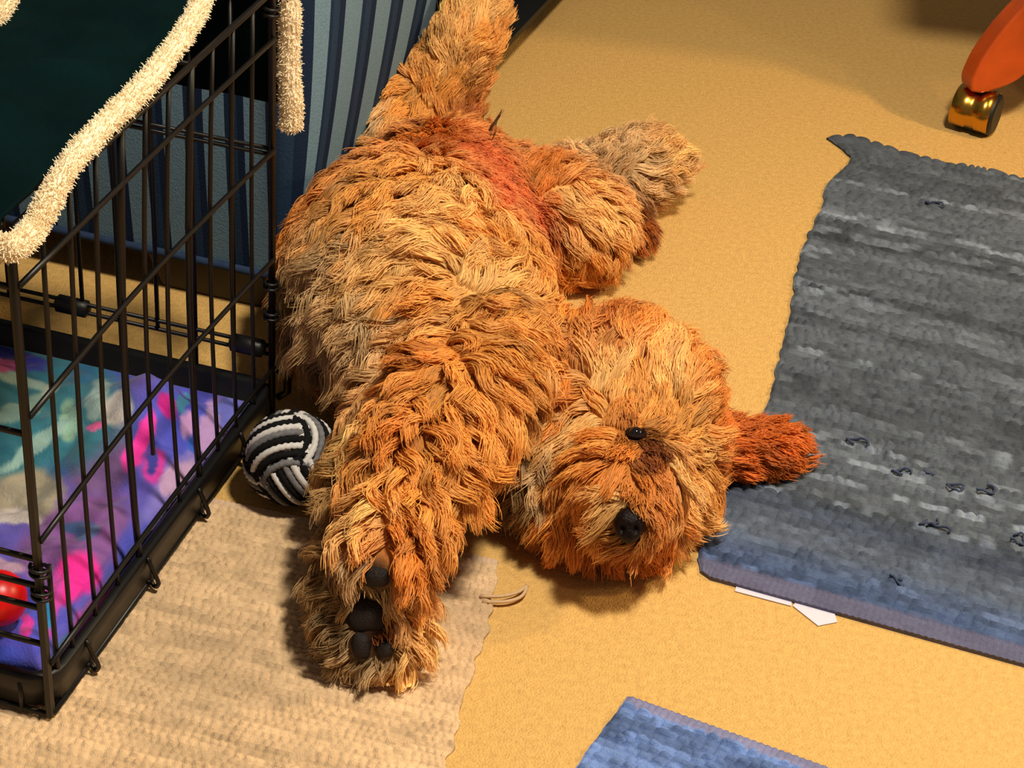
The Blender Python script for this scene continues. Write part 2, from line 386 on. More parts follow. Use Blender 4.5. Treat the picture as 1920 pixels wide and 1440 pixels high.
# bedding in the crate: printed fleece
def bedding():
    s = np.linspace(.022, .60, 170); t = np.linspace(.022, CL-.022, 175)
    S, T = np.meshgrid(s, t, indexing='ij')
    z = .062+.022*vnoise(S*9, T*9, 5)+.012*vnoise(S*22, T*22, 6)+.004*vnoise(S*60, T*60, 7)
    z += .05*np.exp(-(((S-.125)/.05)**2+((T-.50)/.05)**2))      # standing fold
    z += .028*np.exp(-(((S-.30)/.12)**2+((T-.38)/.10)**2))
    z -= .020*np.clip((T-.52)/.07, 0, 1)
    edge = np.minimum(np.minimum((S-.022)/.03, (T-.022)/.03), (CL-.022-T)/.03); edge = np.clip(edge, 0, 1)
    z = .036+(z-.036)*edge**.4; z = np.maximum(z, .034)
    P = C0+Wv*S[..., None]+D*T[..., None]+Z*z[..., None]
    X, Y = proj(P.reshape(-1, 3)); X = X.reshape(S.shape); Y = Y.reshape(S.shape)
    wx = X+9*vnoise(S*30, T*30, 12)+4*vnoise(S*80, T*80, 13); wy = Y+9*vnoise(S*30, T*30, 14)+4*vnoise(S*80, T*80, 15)
    col = np.zeros(S.shape+(3,)); col[:] = (92, 88, 190)
    def blob(cx, cy, rx, ry, ang, c, soft=.16):
        a = math.radians(ang); dx, dy = wx-cx, wy-cy
        q = np.sqrt(((dx*math.cos(a)+dy*math.sin(a))/rx)**2+((-dx*math.sin(a)+dy*math.cos(a))/ry)**2)
        w = np.clip((1+soft-q)/(2*soft), 0, 1)[..., None]
        col[:] = col*(1-w)+np.array(c, float)*w
    n = vnoise(S*14, T*14, 21)[..., None]; col += n*np.array([26, 6, -14])
    blob(140, 1010, 120, 70, -30, (128, 84, 150)); blob(190, 860, 60, 70, 20, (110, 82, 132))
    blob(300, 1010, 60, 90, 30, (84, 88, 200)); blob(350, 880, 30, 120, 40, (134, 120, 200))
    blob(60, 760, 180, 130, 0, (58, 122, 142)); blob(-60, 860, 140, 90, 0, (52, 112, 132)); blob(40, 715, 60, 14, 20, (150, 176, 170)); blob(30, 770, 50, 16, -20, (140, 172, 164))
    blob(90, 735, 26, 10, -30, (176, 190, 176)); blob(130, 790, 16, 40, 10, (140, 180, 160)); blob(185, 745, 20, 40, 15, (150, 176, 176)); blob(225, 765, 28, 36, 20, (206, 198, 196))
    blob(60, 840, 90, 14, -35, (150, 186, 182)); blob(50, 930, 75, 48, -10, (170, 160, 140)); blob(20, 970, 60, 16, 5, (206, 196, 196)); blob(150, 700, 30, 18, 10, (50, 110, 150))
    blob(10, 668, 80, 16, 14, (62, 62, 170)); blob(5, 684, 46, 8, 12, (190, 80, 150))
    blob(178, 797, 20, 9, -10, (226, 96, 160))
    blob(262, 830, 15, 62, 24, (246, 62, 176)); blob(318, 755, 18, 22, 20, (206, 40, 150)); blob(286, 878, 26, 36, 10, (200, 60, 160)); blob(282, 868, 13, 24, 10, (60, 60, 150))
    blob(352, 790, 18, 26, 10, (200, 150, 205)); blob(345, 752, 10, 14, 20, (80, 150, 190)); blob(392, 800, 22, 60, 20, (190, 150, 205)); blob(357, 835, 12, 16, 0, (60, 100, 200))
    blob(430, 770, 24, 34, 30, (110, 112, 200)); blob(475, 748, 10, 24, 35, (50, 170, 210)); blob(360, 940, 12, 60, 38, (60, 170, 205)); blob(330, 900, 20, 44, 38, (200, 160, 200))
    blob(140, 1085, 36, 60, 30, (236, 48, 156)); blob(100, 1130, 20, 60, 10, (204, 70, 170)); blob(95, 1150, 10, 26, 0, (40, 130, 190)); blob(168, 1165, 14, 52, 40, (250, 72, 176)); blob(115, 1222, 10, 22, 40, (40, 170, 180))
    blob(30, 1200, 60, 22, 12, (86, 84, 200)); blob(45, 1170, 12, 30, 0, (220, 60, 165)); blob(10, 1060, 40, 18, 10, (190, 150, 180)); blob(150, 995, 30, 14, 0, (70, 96, 150))
    V = P.reshape(-1, 3)
    o = mesh('fleece_blanket', V, grid_faces(len(s), len(t)), M['fleece'])
    add_col(o.data, lin(np.clip(col, 4, 252)).reshape(-1, 3))
    md = o.modifiers.new('solid', 'SOLIDIFY'); md.thickness = .006; md.offset = -1
    tag(o, 'rumpled fleece printed in teal, purple and pink lying in the crate', 'blanket')
bedding()
def red_ball():
    c = at(-8, 1128, .098); c = c+D*.006
    bm = bmesh.new(); bmesh.ops.create_uvsphere(bm, u_segments=32, v_segments=20, radius=.031)
    for v in bm.verts:
        q = v.co.normalized(); v.co = v.co*(1-.03*math.exp(-((q.z)/.05)**2)); v.co += Vector(c)
    me = bpy.data.meshes.new('toy_ball'); bm.to_mesh(me); bm.free()
    tag(link('toy_ball', me, M['red']), 'glossy red toy ball on the bedding at the crate front', 'ball')
red_ball()

# ------------------------------------------------------------------ fuzz
def curves_obj(name, P, rad, cols, matl, parent):
    """P: (n,k,3) strands; rad: (n,k); cols: (n,3)"""
    n, k, _ = P.shape
    cv = bpy.data.hair_curves.new(name); cv.add_curves([k]*n)
    cv.attributes['position'].data.foreach_set('vector', P.astype(np.float32).ravel())
    a = cv.attributes.get('radius') or cv.attributes.new('radius', 'FLOAT', 'POINT')
    a.data.foreach_set('value', rad.astype(np.float32).ravel())
    a = cv.attributes.new('Col', 'FLOAT_COLOR', 'CURVE')
    c = np.ones((n, 4), np.float32); c[:, :3] = cols; a.data.foreach_set('color', c.ravel())
    cv.materials.append(matl)
    o = bpy.data.objects.new(name, cv); COL.objects.link(o)
    if parent is not None: set_parent(o, parent)
    return o

# ------------------------------------------------------------------ throw blanket over the crate
def throw():
    root = empty('throw_blanket', cr(.1, .3, CH))
    tag(root, 'dark green throw with cream fleece edging draped over the crate', 'blanket')
    # lengthwise section: front flap, top, rear flap
    sec = [(-.022, .580), (-.024, .600), (-.016, .617), (.03, .622)]+[(t, .622) for t in np.linspace(.07, .57, 30)]+[(.605, .622), (.622, .612), (.628, .590)]+[(.630+.004*k, .590-.0175*k) for k in range(1, 10)]
    sec = np.array(sec); L = np.concatenate([[0], np.cumsum(np.linalg.norm(np.diff(sec, axis=0), axis=1))])
    # right boundary (s) along the section
    key_t = [-.03, 0, .03, .102, .19, .274, .376, .47, .545, .60, .64]
    key_s = [.0, -.004, -.006, .0, .006, .010, .022, .036, .052, .03, -.008]
    se = np.interp(sec[:, 0], key_t, key_s); back_mask = sec[:, 1] < .6
    se = np.where((sec[:, 0] > .6) & back_mask, -.012, se)
    ns = 90; uu = np.linspace(0, 1, ns)**1.3
    S = se[:, None]+(.90-se[:, None])*uu[None]
    T = np.repeat(sec[:, :1], ns, 1); H = np.repeat(sec[:, 1:], ns, 1)
    wr = .006*vnoise(S*12, T*12+L[:, None]*0, 71)+.004*vnoise(S*30+3, T*18, 72)+.006*vnoise((S+T)*20, (S-T)*5, 73)
    topm = (sec[:, 1] > .61)[:, None]
    H = H+np.where(topm, np.abs(wr)+.002, 0); T = T+np.where(topm, 0, .6*wr*np.where(sec[:, 0] > .3, 1, -1)[:, None])
    # drop the right margin over the crate edge near the front
    V = (C0+Wv*S[..., None]+D*T[..., None]+Z*H[..., None]).reshape(-1, 3)
    o = mesh('throw_cloth', V, grid_faces(len(sec), ns)[:, ::-1], M['green'], root)
    md = o.modifiers.new('solid', 'SOLIDIFY'); md.thickness = .006; md.offset = 1
    # cream edging along the right boundary, the front hem and the rear hem
    def trim(name, pts, r, n=70):
        P = catmull(pts, n)
        rr = r*(1+.10*vnoise(np.arange(n)*.5, np.arange(n)*0+2, 81)); rr[0] *= .5; rr[-1] *= .5; rr[1] *= .85; rr[-2] *= .85
        tb = tube(name, P, rr, M['cream'], root, 14)
        v, f = tube_vf(P, rr, 14); v = v.reshape(n, 14, 3)
        cnt = int(np.linalg.norm(np.diff(P, axis=0), axis=1).sum()*26000)
        i = rng.random(cnt)*(n-1.001); j = rng.integers(0, 14, cnt); a = i.astype(int); u = (i-a)[:, None]
        root_p = v[a, j]*(1-u)+v[a+1, j]*u; cen = P[a]*(1-u)+P[a+1]*u
        nd = root_p-cen; nd /= np.linalg.norm(nd, axis=1)[:, None]+1e-9
        ln = (.0022+.0030*rng.random(cnt))[:, None]; k = 4
        tt = np.linspace(0, 1, k)[None, :, None]
        dirv = nd+.6*rng.normal(size=(cnt, 3)); dirv /= np.linalg.norm(dirv, axis=1)[:, None]
        st = root_p[:, None]-nd[:, None]*.001+dirv[:, None]*ln[:, None]*tt+rng.normal(size=(cnt, 1, 3))*.0015*tt**2
        rad = np.broadcast_to(np.linspace(.0007, .0003, k), (cnt, k))
        cc = lin((250, 230, 196))*(1+.06*rng.normal(size=(cnt, 1)))
        h = curves_obj('fleece_pile', st, rad, np.clip(cc, 0, 1), M['pile'], tb); tag(h, kind='stuff')
    e = [onplane(x, y, C0-D*.030, D) for x, y in [(-220, 395), (-110, 425), (-40, 448), (0, 462), (24, 464)]]+[onplane(x, y, C0-Wv*.014, Wv) for x, y in [(62, 432), (88, 384)]]
    e += [at(x, y, .628) for x, y in [(128, 312), (195, 235), (260, 172), (320, 97), (365, 30), (392, -30), (420, -80)]]
    trim('fleece_trim', e, .0098, 90)
    trim('fleece_trim', [onplane(x, y, C0+D*.642, D) for x, y in [(530, -60), (540, 0), (543, 60), (541, 120), (545, 180), (546, 215), (544, 243)]], .0122, 60)
    trim('fleece_trim', [at(-90, 70, .634), at(-30, 40, .636), at(0, 16, .638), at(16, -14, .638), at(26, -60, .636)], .0115, 40)
throw()

# ------------------------------------------------------------------ striped sofa
def stripe_mat():
    m = bpy.data.materials.new('striped_upholstery'); m.use_nodes = True; nt = m.node_tree; b = nt.nodes['Principled BSDF']
    b.inputs['Roughness'].default_value = .9; b.inputs['Specular IOR Level'].default_value = .1
    uv = nt.nodes.new('ShaderNodeUVMap'); uv.uv_map = 'UVMap'
    sx = nt.nodes.new('ShaderNodeSeparateXYZ'); nt.links.new(uv.outputs[0], sx.inputs[0])
    fr = nt.nodes.new('ShaderNodeMath'); fr.operation = 'FRACT'; nt.links.new(sx.outputs[0], fr.inputs[0])
    crp = nt.nodes.new('ShaderNodeValToRGB'); r = crp.color_ramp; r.interpolation = 'CONSTANT'
    for e, (p, c) in zip([r.elements[0], r.elements[1]]+[r.elements.new(.5) for _ in range(4)],
                         [(0, (112, 140, 158)), (.25, (96, 122, 142)), (.50, (32, 48, 74)), (.62, (40, 60, 84)), (.80, (28, 42, 66)), (.97, (112, 140, 158))]):
        e.position = p; e.color = rgba(c)
    nt.links.new(fr.outputs[0], crp.inputs[0])
    tc = nt.nodes.new('ShaderNodeTexCoord'); n = nt.nodes.new('ShaderNodeTexNoise'); n.inputs['Scale'].default_value = 300
    nt.links.new(tc.outputs['Object'], n.inputs['Vector'])
    mr = nt.nodes.new('ShaderNodeMapRange'); mr.inputs['To Min'].default_value = .75; mr.inputs['To Max'].default_value = 1.25; nt.links.new(n.outputs['Fac'], mr.inputs['Value'])
    hs = nt.nodes.new('ShaderNodeHueSaturation'); nt.links.new(crp.outputs['Color'], hs.inputs['Color']); nt.links.new(mr.outputs[0], hs.inputs['Value'])
    nt.links.new(hs.outputs['Color'], b.inputs['Base Color'])
    bp = nt.nodes.new('ShaderNodeBump'); bp.inputs['Strength'].default_value = .3; bp.inputs['Distance'].default_value = .002
    nt.links.new(n.outputs['Fac'], bp.inputs['Height']); nt.links.new(bp.outputs['Normal'], b.inputs['Normal'])
    return m
M['stripe'] = stripe_mat()
def sofa():
    S0 = np.array([-.325, 2.335, 0]); N = np.array([math.cos(YAW), -math.sin(YAW), 0])
    root = empty('striped_sofa', S0)
    tag(root, 'blue striped upholstered sofa on dark wooden feet behind crate and dog', 'sofa')
    zb, zt, LT, LS = .066, .62, 1.7, .95
    # skin: goes from the left end of the near face, round the corner, along the long face
    nz = 40; zz = np.linspace(zb, zt, nz)
    cols, us = [], []
    for s in np.linspace(LS, .03, 40): cols.append(('L', s)); us.append(-s/.060)
    for a in np.linspace(0, math.pi/2, 8)[1:-1]: cols.append(('C', a)); us.append(-.5+a*.4)
    for t in np.linspace(.03, LT, 110): cols.append(('R', t)); us.append(.3+t/.108)
    V = []; UV = []
    for (k, p), u in zip(cols, us):
        for z in zz:
            h = z-zb
            if k == 'L': q = S0+Wv*p; out = -D; lean = .03*h
            elif k == 'C': q = S0+Wv*.03+D*.03+(-D*math.cos(p)+N*math.sin(p))*.03; out = -D*math.cos(p)+N*math.sin(p); lean = .06*h
            else: q = S0+D*p; out = N; lean = (.08+.20*min(p, .8))*h
            bul = .012*math.sin((z-zb)/(zt-zb)*math.pi)
            V.append(q+out*(lean+bul)+Z*z); UV.append((u, z))
    nc = len(cols)
    f = [tuple(q) for q in grid_faces(nc, nz)]
    o = mesh('upholstery', V, f, M['stripe'], root)
    uvl = o.data.uv_layers.new(name='UVMap')
    li = np.zeros(len(o.data.loops), int); o.data.loops.foreach_get('vertex_index', li)
    uvl.data.foreach_set('uv', np.array(UV, np.float32)[li].ravel())
    # seat deck closing the top, and a dark underside
    inner = [S0+Wv*LS+D*0, S0, S0+D*LT+N*.1, S0+Wv*LS+D*LT]
    n4 = lambda z, sh: [q+Z*z for q in inner]
    mesh('seat_deck', n4(zt-.002, 0)+n4(zt-.06, 0), [(0, 1, 2, 3), (7, 6, 5, 4), (0, 4, 5, 1), (1, 5, 6, 2), (2, 6, 7, 3), (3, 7, 4, 0)], M['stripe2'], root, False)
    mesh('base_board', n4(zb+.012, 0)+n4(zb, 0), [(0, 1, 2, 3), (7, 6, 5, 4), (0, 4, 5, 1), (1, 5, 6, 2), (2, 6, 7, 3), (3, 7, 4, 0)], M['black'], root, False)
    # piping along the lower edge
    pp = [S0+Wv*s-D*.004+Z*(zb+.002) for s in np.linspace(LS, .02, 12)]+[S0+D*t+N*.004+Z*(zb+.002) for t in np.linspace(.02, LT, 14)]
    tube('piping', pp, .006, M['stripe2'], root, 8)
    # bracket feet
    def foot(name, base, ax, ay):
        prof = [(.0, .0), (.205, .0), (.235, zb), (0, zb)]
        v = [base+ax*a+Z*z for a, z in prof]+[base+ax*a+ay*.05+Z*z for a, z in prof]
        v2 = [p if i % 4 not in (0,) else p for i, p in enumerate(v)]
        me = mesh(name, v2, [(3, 2, 1, 0), (4, 5, 6, 7), (0, 1, 5, 4), (1, 2, 6, 5), (2, 3, 7, 6), (3, 0, 4, 7)], M['wood_dark'], root, False)
        md = me.modifiers.new('bev', 'BEVEL'); md.width = .004; md.segments = 2
    foot('foot', S0+D*.012, Wv, D)
    foot('foot', S0+D*(LT-.25)+Wv*.012, D, Wv)
    foot('foot', S0+Wv*(LS-.25)+D*.012, Wv, D)
    foot('foot', S0+Wv*(LS-.06)+D*(LT-.25), D, Wv)
M['stripe2'] = mat('blue_upholstery', (44, 58, 84), .9, spec=.1, var=.15, vscale=90)
sofa()

# ------------------------------------------------------------------ swivel chair
def chair():
    P0 = at(1822, 243, 0); ax = np.array([.95, .31, 0]); ax /= np.linalg.norm(ax)
    hub = P0+ax*.36
    root = empty('desk_chair', (hub[0], hub[1], 0))
    tag(root, 'swivel chair with curved orange wooden legs on brass casters', 'chair')
    def leg(ang):
        c, s = math.cos(ang), math.sin(ang)
        a = np.array([-ax[0]*c+ax[1]*s, -ax[0]*s-ax[1]*c, 0])       # pointing outwards from the hub
        b = np.array([-a[1], a[0], 0])
        # profile in (distance from caster towards hub, height): outer edge then lower edge
        outer = [tuple(q) for q in catmull([(-.030, .072), (-.034, .090), (-.030, .112), (-.020, .142), (.010, .195), (.050, .242), (.11, .285), (.20, .310), (.33, .320)], 30)]
        lower = [tuple(q) for q in catmull([(.33, .255), (.22, .240), (.15, .205), (.106, .158), (.084, .122), (.064, .096), (.042, .082), (.010, .072), (-.010, .068)], 30)]
        outer = [(q, z+.013) for q, z in outer]; lower = [(q, z+.013) for q, z in lower]
        prof = outer+lower; n = len(prof); th = .021
        base = hub+a*.36
        V = [base-a*q+b*th+Z*z for q, z in prof]+[base-a*q-b*th+Z*z for q, z in prof]
        f = [tuple(range(n))[::-1], tuple(range(n, 2*n))]+[(i, (i+1) % n, n+(i+1) % n, n+i) for i in range(n)]
        o = mesh('leg', V, f, M['wood_orange'], root, False)
        bm = bmesh.new(); bm.from_mesh(o.data); bmesh.ops.recalc_face_normals(bm, faces=bm.faces); bm.to_mesh(o.data); bm.free()
        md = o.modifiers.new('bev', 'BEVEL'); md.width = .004; md.segments = 2; md.limit_method = 'ANGLE'
        return base, a, b
    def caster(base, a, b, swing):
        c, s = math.cos(swing), math.sin(swing)
        w = np.array([c, s, 0]); fw = np.array([-s, c, 0])           # wheel axle, rolling direction
        r, hw = .039, .039
        ctr = base+Z*r
        hood = empty('caster', tuple(ctr)); set_parent(hood, root)
        def rev(name, prof, matl, a0=0, a1=2*math.pi, n=28):   # lathe about the axle
            full = a1-a0 > 6.2
            an = np.linspace(a0, a1, n, endpoint=not full)
            V = [ctr+w*x+(-fw*math.cos(q)+Z*math.sin(q))*rr for x, rr in prof for q in an]
            V = [p if p[2] > .0015 else np.array([p[0], p[1], .0015]) for p in V]
            return mesh(name, V, [tuple(q) for q in grid_faces(len(prof), n, full)], matl, hood)
        rev('wheel', [(-hw+.006, .001), (-hw+.006, .026), (-hw+.008, r-.002), (hw-.004, r-.001), (hw, r-.006), (hw-.003, .012), (hw-.003, .001)], M['black'])
        o = rev('hood', [(-hw, .001), (-hw, r-.004), (-hw+.003, r+.001), (-.010, r+.002), (-.006, r-.001), (.006, r-.001), (.010, r+.002), (hw-.006, r+.002)], M['brass'], -.62, 2.9)
        md = o.modifiers.new('solid', 'SOLIDIFY'); md.thickness = .002; md.offset = 1
        v, fz = tube_vf([ctr+Z*.02, ctr+Z*.047], .012, 12); mesh('stem', v, fz, M['black'], hood)
    for k in range(4):
        base, a, b = leg(2*math.pi*k/4); caster(base, a, b, [-.46, .5, 1.2, 2.2, .9][k])
    def lathe(name, prof, matl):
        n = 32; an = np.linspace(0, 2*math.pi, n, endpoint=False)
        V = [hub*np.array([1, 1, 0])+np.array([rr*math.cos(q), rr*math.sin(q), z]) for z, rr in prof for q in an]
        return mesh(name, V, [tuple(q) for q in grid_faces(len(prof), n, True)], matl, root)
    lathe('hub', [(.23, .001), (.23, .045), (.24, .05), (.32, .05), (.335, .04), (.34, .001)], M['wood_orange'])
    lathe('column', [(.33, .022), (.44, .022)], M['black'])
    lathe('seat', [(.43, .001), (.43, .23), (.445, .26), (.49, .265), (.51, .24), (.515, .001)], M['wood_dark'])
chair()
# ------------------------------------------------------------------ desk beyond the frame (its shadow crosses the carpet)
def desk():
    root = empty('writing_desk', (1.6, 3.6, 0))
    tag(root, 'wooden writing desk over the chair, its broad shadow crossing the far carpet', 'desk')
    a = np.array([.995, -.10, 0]); b = np.array([.10, .995, 0]); o = np.array([.69, 3.02, 0])
    box('desk_top', (1.5, .62, .03), o+a*.75+b*.31+Z*.72, [a, b, Z], M['desk'], root)
    ped = box('pedestal', (.42, .54, .705), o+a*1.26+b*.31+Z*.3525, [a, b, Z], M['desk'], root)
    for k in range(3):
        dr = box('drawer', (.37, .02, .19), o+a*1.26+b*.035+Z*(.13+k*.215), [a, b, Z], M['wood_dark'], root)
        box('handle', (.10, .015, .012), o+a*1.26+b*.018+Z*(.13+k*.215), [a, b, Z], M['brass'], dr, .002)
desk()

# ------------------------------------------------------------------ rope ball
def rope_ball():
    c = at(546, 858, .061); Rb = .0535
    root = empty('rope_ball', (c[0], c[1], .0))
    tag(root, 'black, white and grey knotted rope ball between crate and dog', 'ball')
    q = Matrix.Rotation(.55, 3, 'X') @ Matrix.Rotation(-.5, 3, 'Y') @ Matrix.Rotation(.35, 3, 'Z')
    Q = np.array(q)
    bm = bmesh.new(); bmesh.ops.create_icosphere(bm, subdivisions=3, radius=Rb*.82)
    for v in bm.verts: v.co += Vector(c)
    me = bpy.data.meshes.new('core'); bm.to_mesh(me); bm.free(); link('core', me, M['rope_k'], root)
    axes = [(0, 1, 2), (1, 2, 0), (2, 0, 1)]
    ns, wband = 9, .080
    for bi, (i, j, k) in enumerate(axes):
        for s in range(ns):
            d = (s-(ns-1)/2)/ns*wband
            n = 96; ph = np.linspace(0, 2*np.pi, n, endpoint=False)
            over = .0048*np.cos(2*ph)            # over one band, under the next
            rr = np.sqrt(max(Rb**2-d*d, 1e-6))+over*.9
            rr = rr+.0007*np.sin(ph*44+s*1.3)
            dd = d*(1-.06*np.cos(2*ph))
            P = np.zeros((n, 3)); P[:, i] = rr*np.cos(ph); P[:, j] = rr*np.sin(ph); P[:, k] = dd+.0006*np.cos(ph*44+s)
            P = P @ Q.T
            lowz = P[:, 2]+c[2]; P[:, 2] += np.clip(.005-lowz, 0, None)
            P = P+c
            mt = [M['rope_w'], M['rope_k'], M['rope_g'], M['rope_k'], M['rope_w'], M['rope_k'], M['rope_g'], M['rope_w'], M['rope_k']][(s+bi) % 9]
            tube('cord', P, .0044, mt, root, 7, True)
rope_ball()
# ------------------------------------------------------------------ dog
def dog():
    # body as one continuous surface: smooth union of tapered capsules (pixel of the axis point, height, radius)
    chains = [
        # trunk: pelvis, belly, ribs, breast, neck
        [(862, 332, .102, .078), (832, 392, .130, .110), (795, 490, .155, .140), (785, 550, .155, .146), (840, 645, .145, .118), (935, 715, .125, .085), (1040, 775, .110, .080)],
        [(672, 535, .085, .072), (690, 605, .08, .060)],                                  # back side towards the crate
        # hind leg against the sofa
        [(735, 250, .160, .070), (790, 205, .19, .058), (838, 165, .22, .040), (868, 90, .28, .033), (893, 5, .33, .032), (905, -50, .36, .030)],
        [(705, 300, .135, .068), (735, 250, .160, .070)],
        # hind leg thrown out to the right
        [(955, 368, .10, .068), (1045, 408, .10, .066), (1100, 425, .09, .058)],
        [(1070, 360, .09, .046), (1150, 330, .085, .034), (1210, 308, .078, .035), (1235, 310, .070, .030)],
        [(1180, 385, .055, .020), (1195, 440, .040, .020)],
        # upper front leg
        [(900, 685, .19, .068), (848, 765, .205, .058), (795, 850, .195, .044), (752, 940, .170, .034), (735, 1015, .150, .032), (728, 1062, .138, .031)],
        # lower front leg with the paw that shows its pads
        [(805, 700, .13, .056), (762, 785, .135, .040), (718, 880, .112, .033), (690, 990, .085, .033), (693, 1110, .062, .041), (703, 1175, .052, .036), (706, 1208, .044, .026)],
        # head: skull, cheeks, muzzle, lower jaw
        [(1140, 745, .115, .092), (1190, 775, .122, .086), (1225, 750, .108, .072)],
        [(1085, 800, .100, .072), (1085, 880, .085, .060)],
        [(1105, 700, .11, .062), (1180, 700, .108, .058)],
        [(1190, 835, .140, .056), (1182, 905, .140, .046), (1183, 962, .132, .034)],
        [(1085, 925, .070, .054), (1112, 970, .055, .042), (1160, 992, .052, .034)],
        [(1250, 835, .088, .056), (1258, 900, .070, .042)],
        [(1238, 935, .062, .036), (1220, 975, .060, .028)],
        # ear lying on the rug
        [(1320, 832, .058, .030), (1395, 838, .046, .024), (1455, 838, .042, .020), (1480, 839, .040, .017)],
        # under ear / ruff on the floor side
        [(960, 860, .040, .030), (905, 885, .035, .022)],
    ]
    caps = []
    for ch in chains:
        for a, b in zip(ch[:-1], ch[1:]):
            caps.append((at(a[0], a[1], a[2]), at(b[0], b[1], b[2]), a[3], b[3]))
    K = .014
    def sdf(P):
        acc = np.zeros(len(P)); best = np.full(len(P), 1e9)
        ds = []
        for A, B, ra, rb in caps:
            ab = B-A; t = np.clip((P-A) @ ab/(ab @ ab), 0, 1)
            d = np.linalg.norm(P-A-t[:, None]*ab, axis=1)-(ra+(rb-ra)*t)
            ds.append(d); best = np.minimum(best, d)
        for d in ds: acc += np.exp(-np.clip((d-best)/K, 0, 40))
        d = best-K*np.log(acc)
        # flat where it rests on the floor
        return np.maximum(d, .014-P[:, 2])
    allp = np.array([p for c in caps for p in c[:2]])
    lo = allp.min(0)-.19; hi = allp.max(0)+.19; lo[2] = -.005
    h = .0105
    n = np.ceil((hi-lo)/h).astype(int)+1
    gx, gy, gz = [lo[i]+h*np.arange(n[i]) for i in range(3)]
    G = np.stack(np.meshgrid(gx, gy, gz, indexing='ij'), -1).reshape(-1, 3)
    S = sdf(G).reshape(n)
    # surface nets
    ins = S < 0
    cells = np.zeros(tuple(n-1), int)
    for dx in (0, 1):
        for dy in (0, 1):
            for dz in (0, 1): cells += ins[dx:n[0]-1+dx, dy:n[1]-1+dy, dz:n[2]-1+dz]
    act = (cells > 0) & (cells < 8)
    idx = np.full(act.shape, -1); ijk = np.argwhere(act); idx[act] = np.arange(len(ijk))
    acc = np.zeros((len(ijk), 3)); cnt = np.zeros(len(ijk))
    off = [np.array(o) for o in np.ndindex(2, 2, 2)]
    for a in off:
        for ax in range(3):
            if a[ax]: continue
            b = a.copy(); b[ax] = 1
            va = S[tuple((ijk+a).T)]; vb = S[tuple((ijk+b).T)]
            m = (va < 0) != (vb < 0)
            t = np.where(m, va/(va-vb+1e-12), 0)
            acc += np.where(m[:, None], (ijk+a)+(b-a)*t[:, None], 0); cnt += m
    V = lo+h*acc/cnt[:, None]
    faces = []
    for ax in range(3):
        u, v = (ax+1) % 3, (ax+2) % 3
        sl0 = [slice(None)]*3; sl1 = [slice(None)]*3; sl0[ax] = slice(0, -1); sl1[ax] = slice(1, None)
        A = ins[tuple(sl0)]; B = ins[tuple(sl1)]
        e = np.argwhere(A != B)
        e = e[(e[:, u] > 0) & (e[:, v] > 0) & (e[:, u] < n[u]-1) & (e[:, v] < n[v]-1)]
        eu = np.zeros(3, int); eu[u] = 1; ev = np.zeros(3, int); ev[v] = 1
        q = np.stack([idx[tuple((e-eu-ev).T)], idx[tuple((e-ev).T)], idx[tuple(e.T)], idx[tuple((e-eu).T)]], -1)
        flip = ~A[tuple(e.T)]
        q[flip] = q[flip][:, ::-1]
        faces.append(q[(q >= 0).all(1)])
    faces = np.vstack(faces)
    def grad(P, e=.004):
        g = np.zeros_like(P)
        for k in range(3):
            dv = np.zeros(3); dv[k] = e; g[:, k] = sdf(P+dv)-sdf(P-dv)
        return g/(np.linalg.norm(g, axis=1)[:, None]+1e-9)
    for _ in range(2): V = V-grad(V)*sdf(V)[:, None]*.8
    # orientation of a face: outwards
    fn = np.cross(V[faces[:, 1]]-V[faces[:, 0]], V[faces[:, 2]]-V[faces[:, 0]])
    cen = V[faces].mean(1); NV = grad(V)
    bad = (fn*NV[faces[:, 0]]).sum(1) < 0; faces[bad] = faces[bad][:, ::-1]

    def hit(x, y):
        d = ray(x, y); t = 1.2
        for _ in range(70):
            p = C+d*t; s = float(sdf(p[None])[0])
            if s < .0006: return p
            t += s*.8
            if t > 5: return None
        return p
    # fur guides: pixel, combing direction in the picture, length, curl, lift, colour
    GO, LI, OR, DO, CRM, BR, RED, EAR = (226, 154, 72), (240, 186, 112), (218, 132, 54), (176, 96, 38), (216, 176, 124), (150, 116, 72), (216, 108, 58), (206, 104, 34)  # BR: fur tone with shade of lower front leg and crate-side flank mixed in
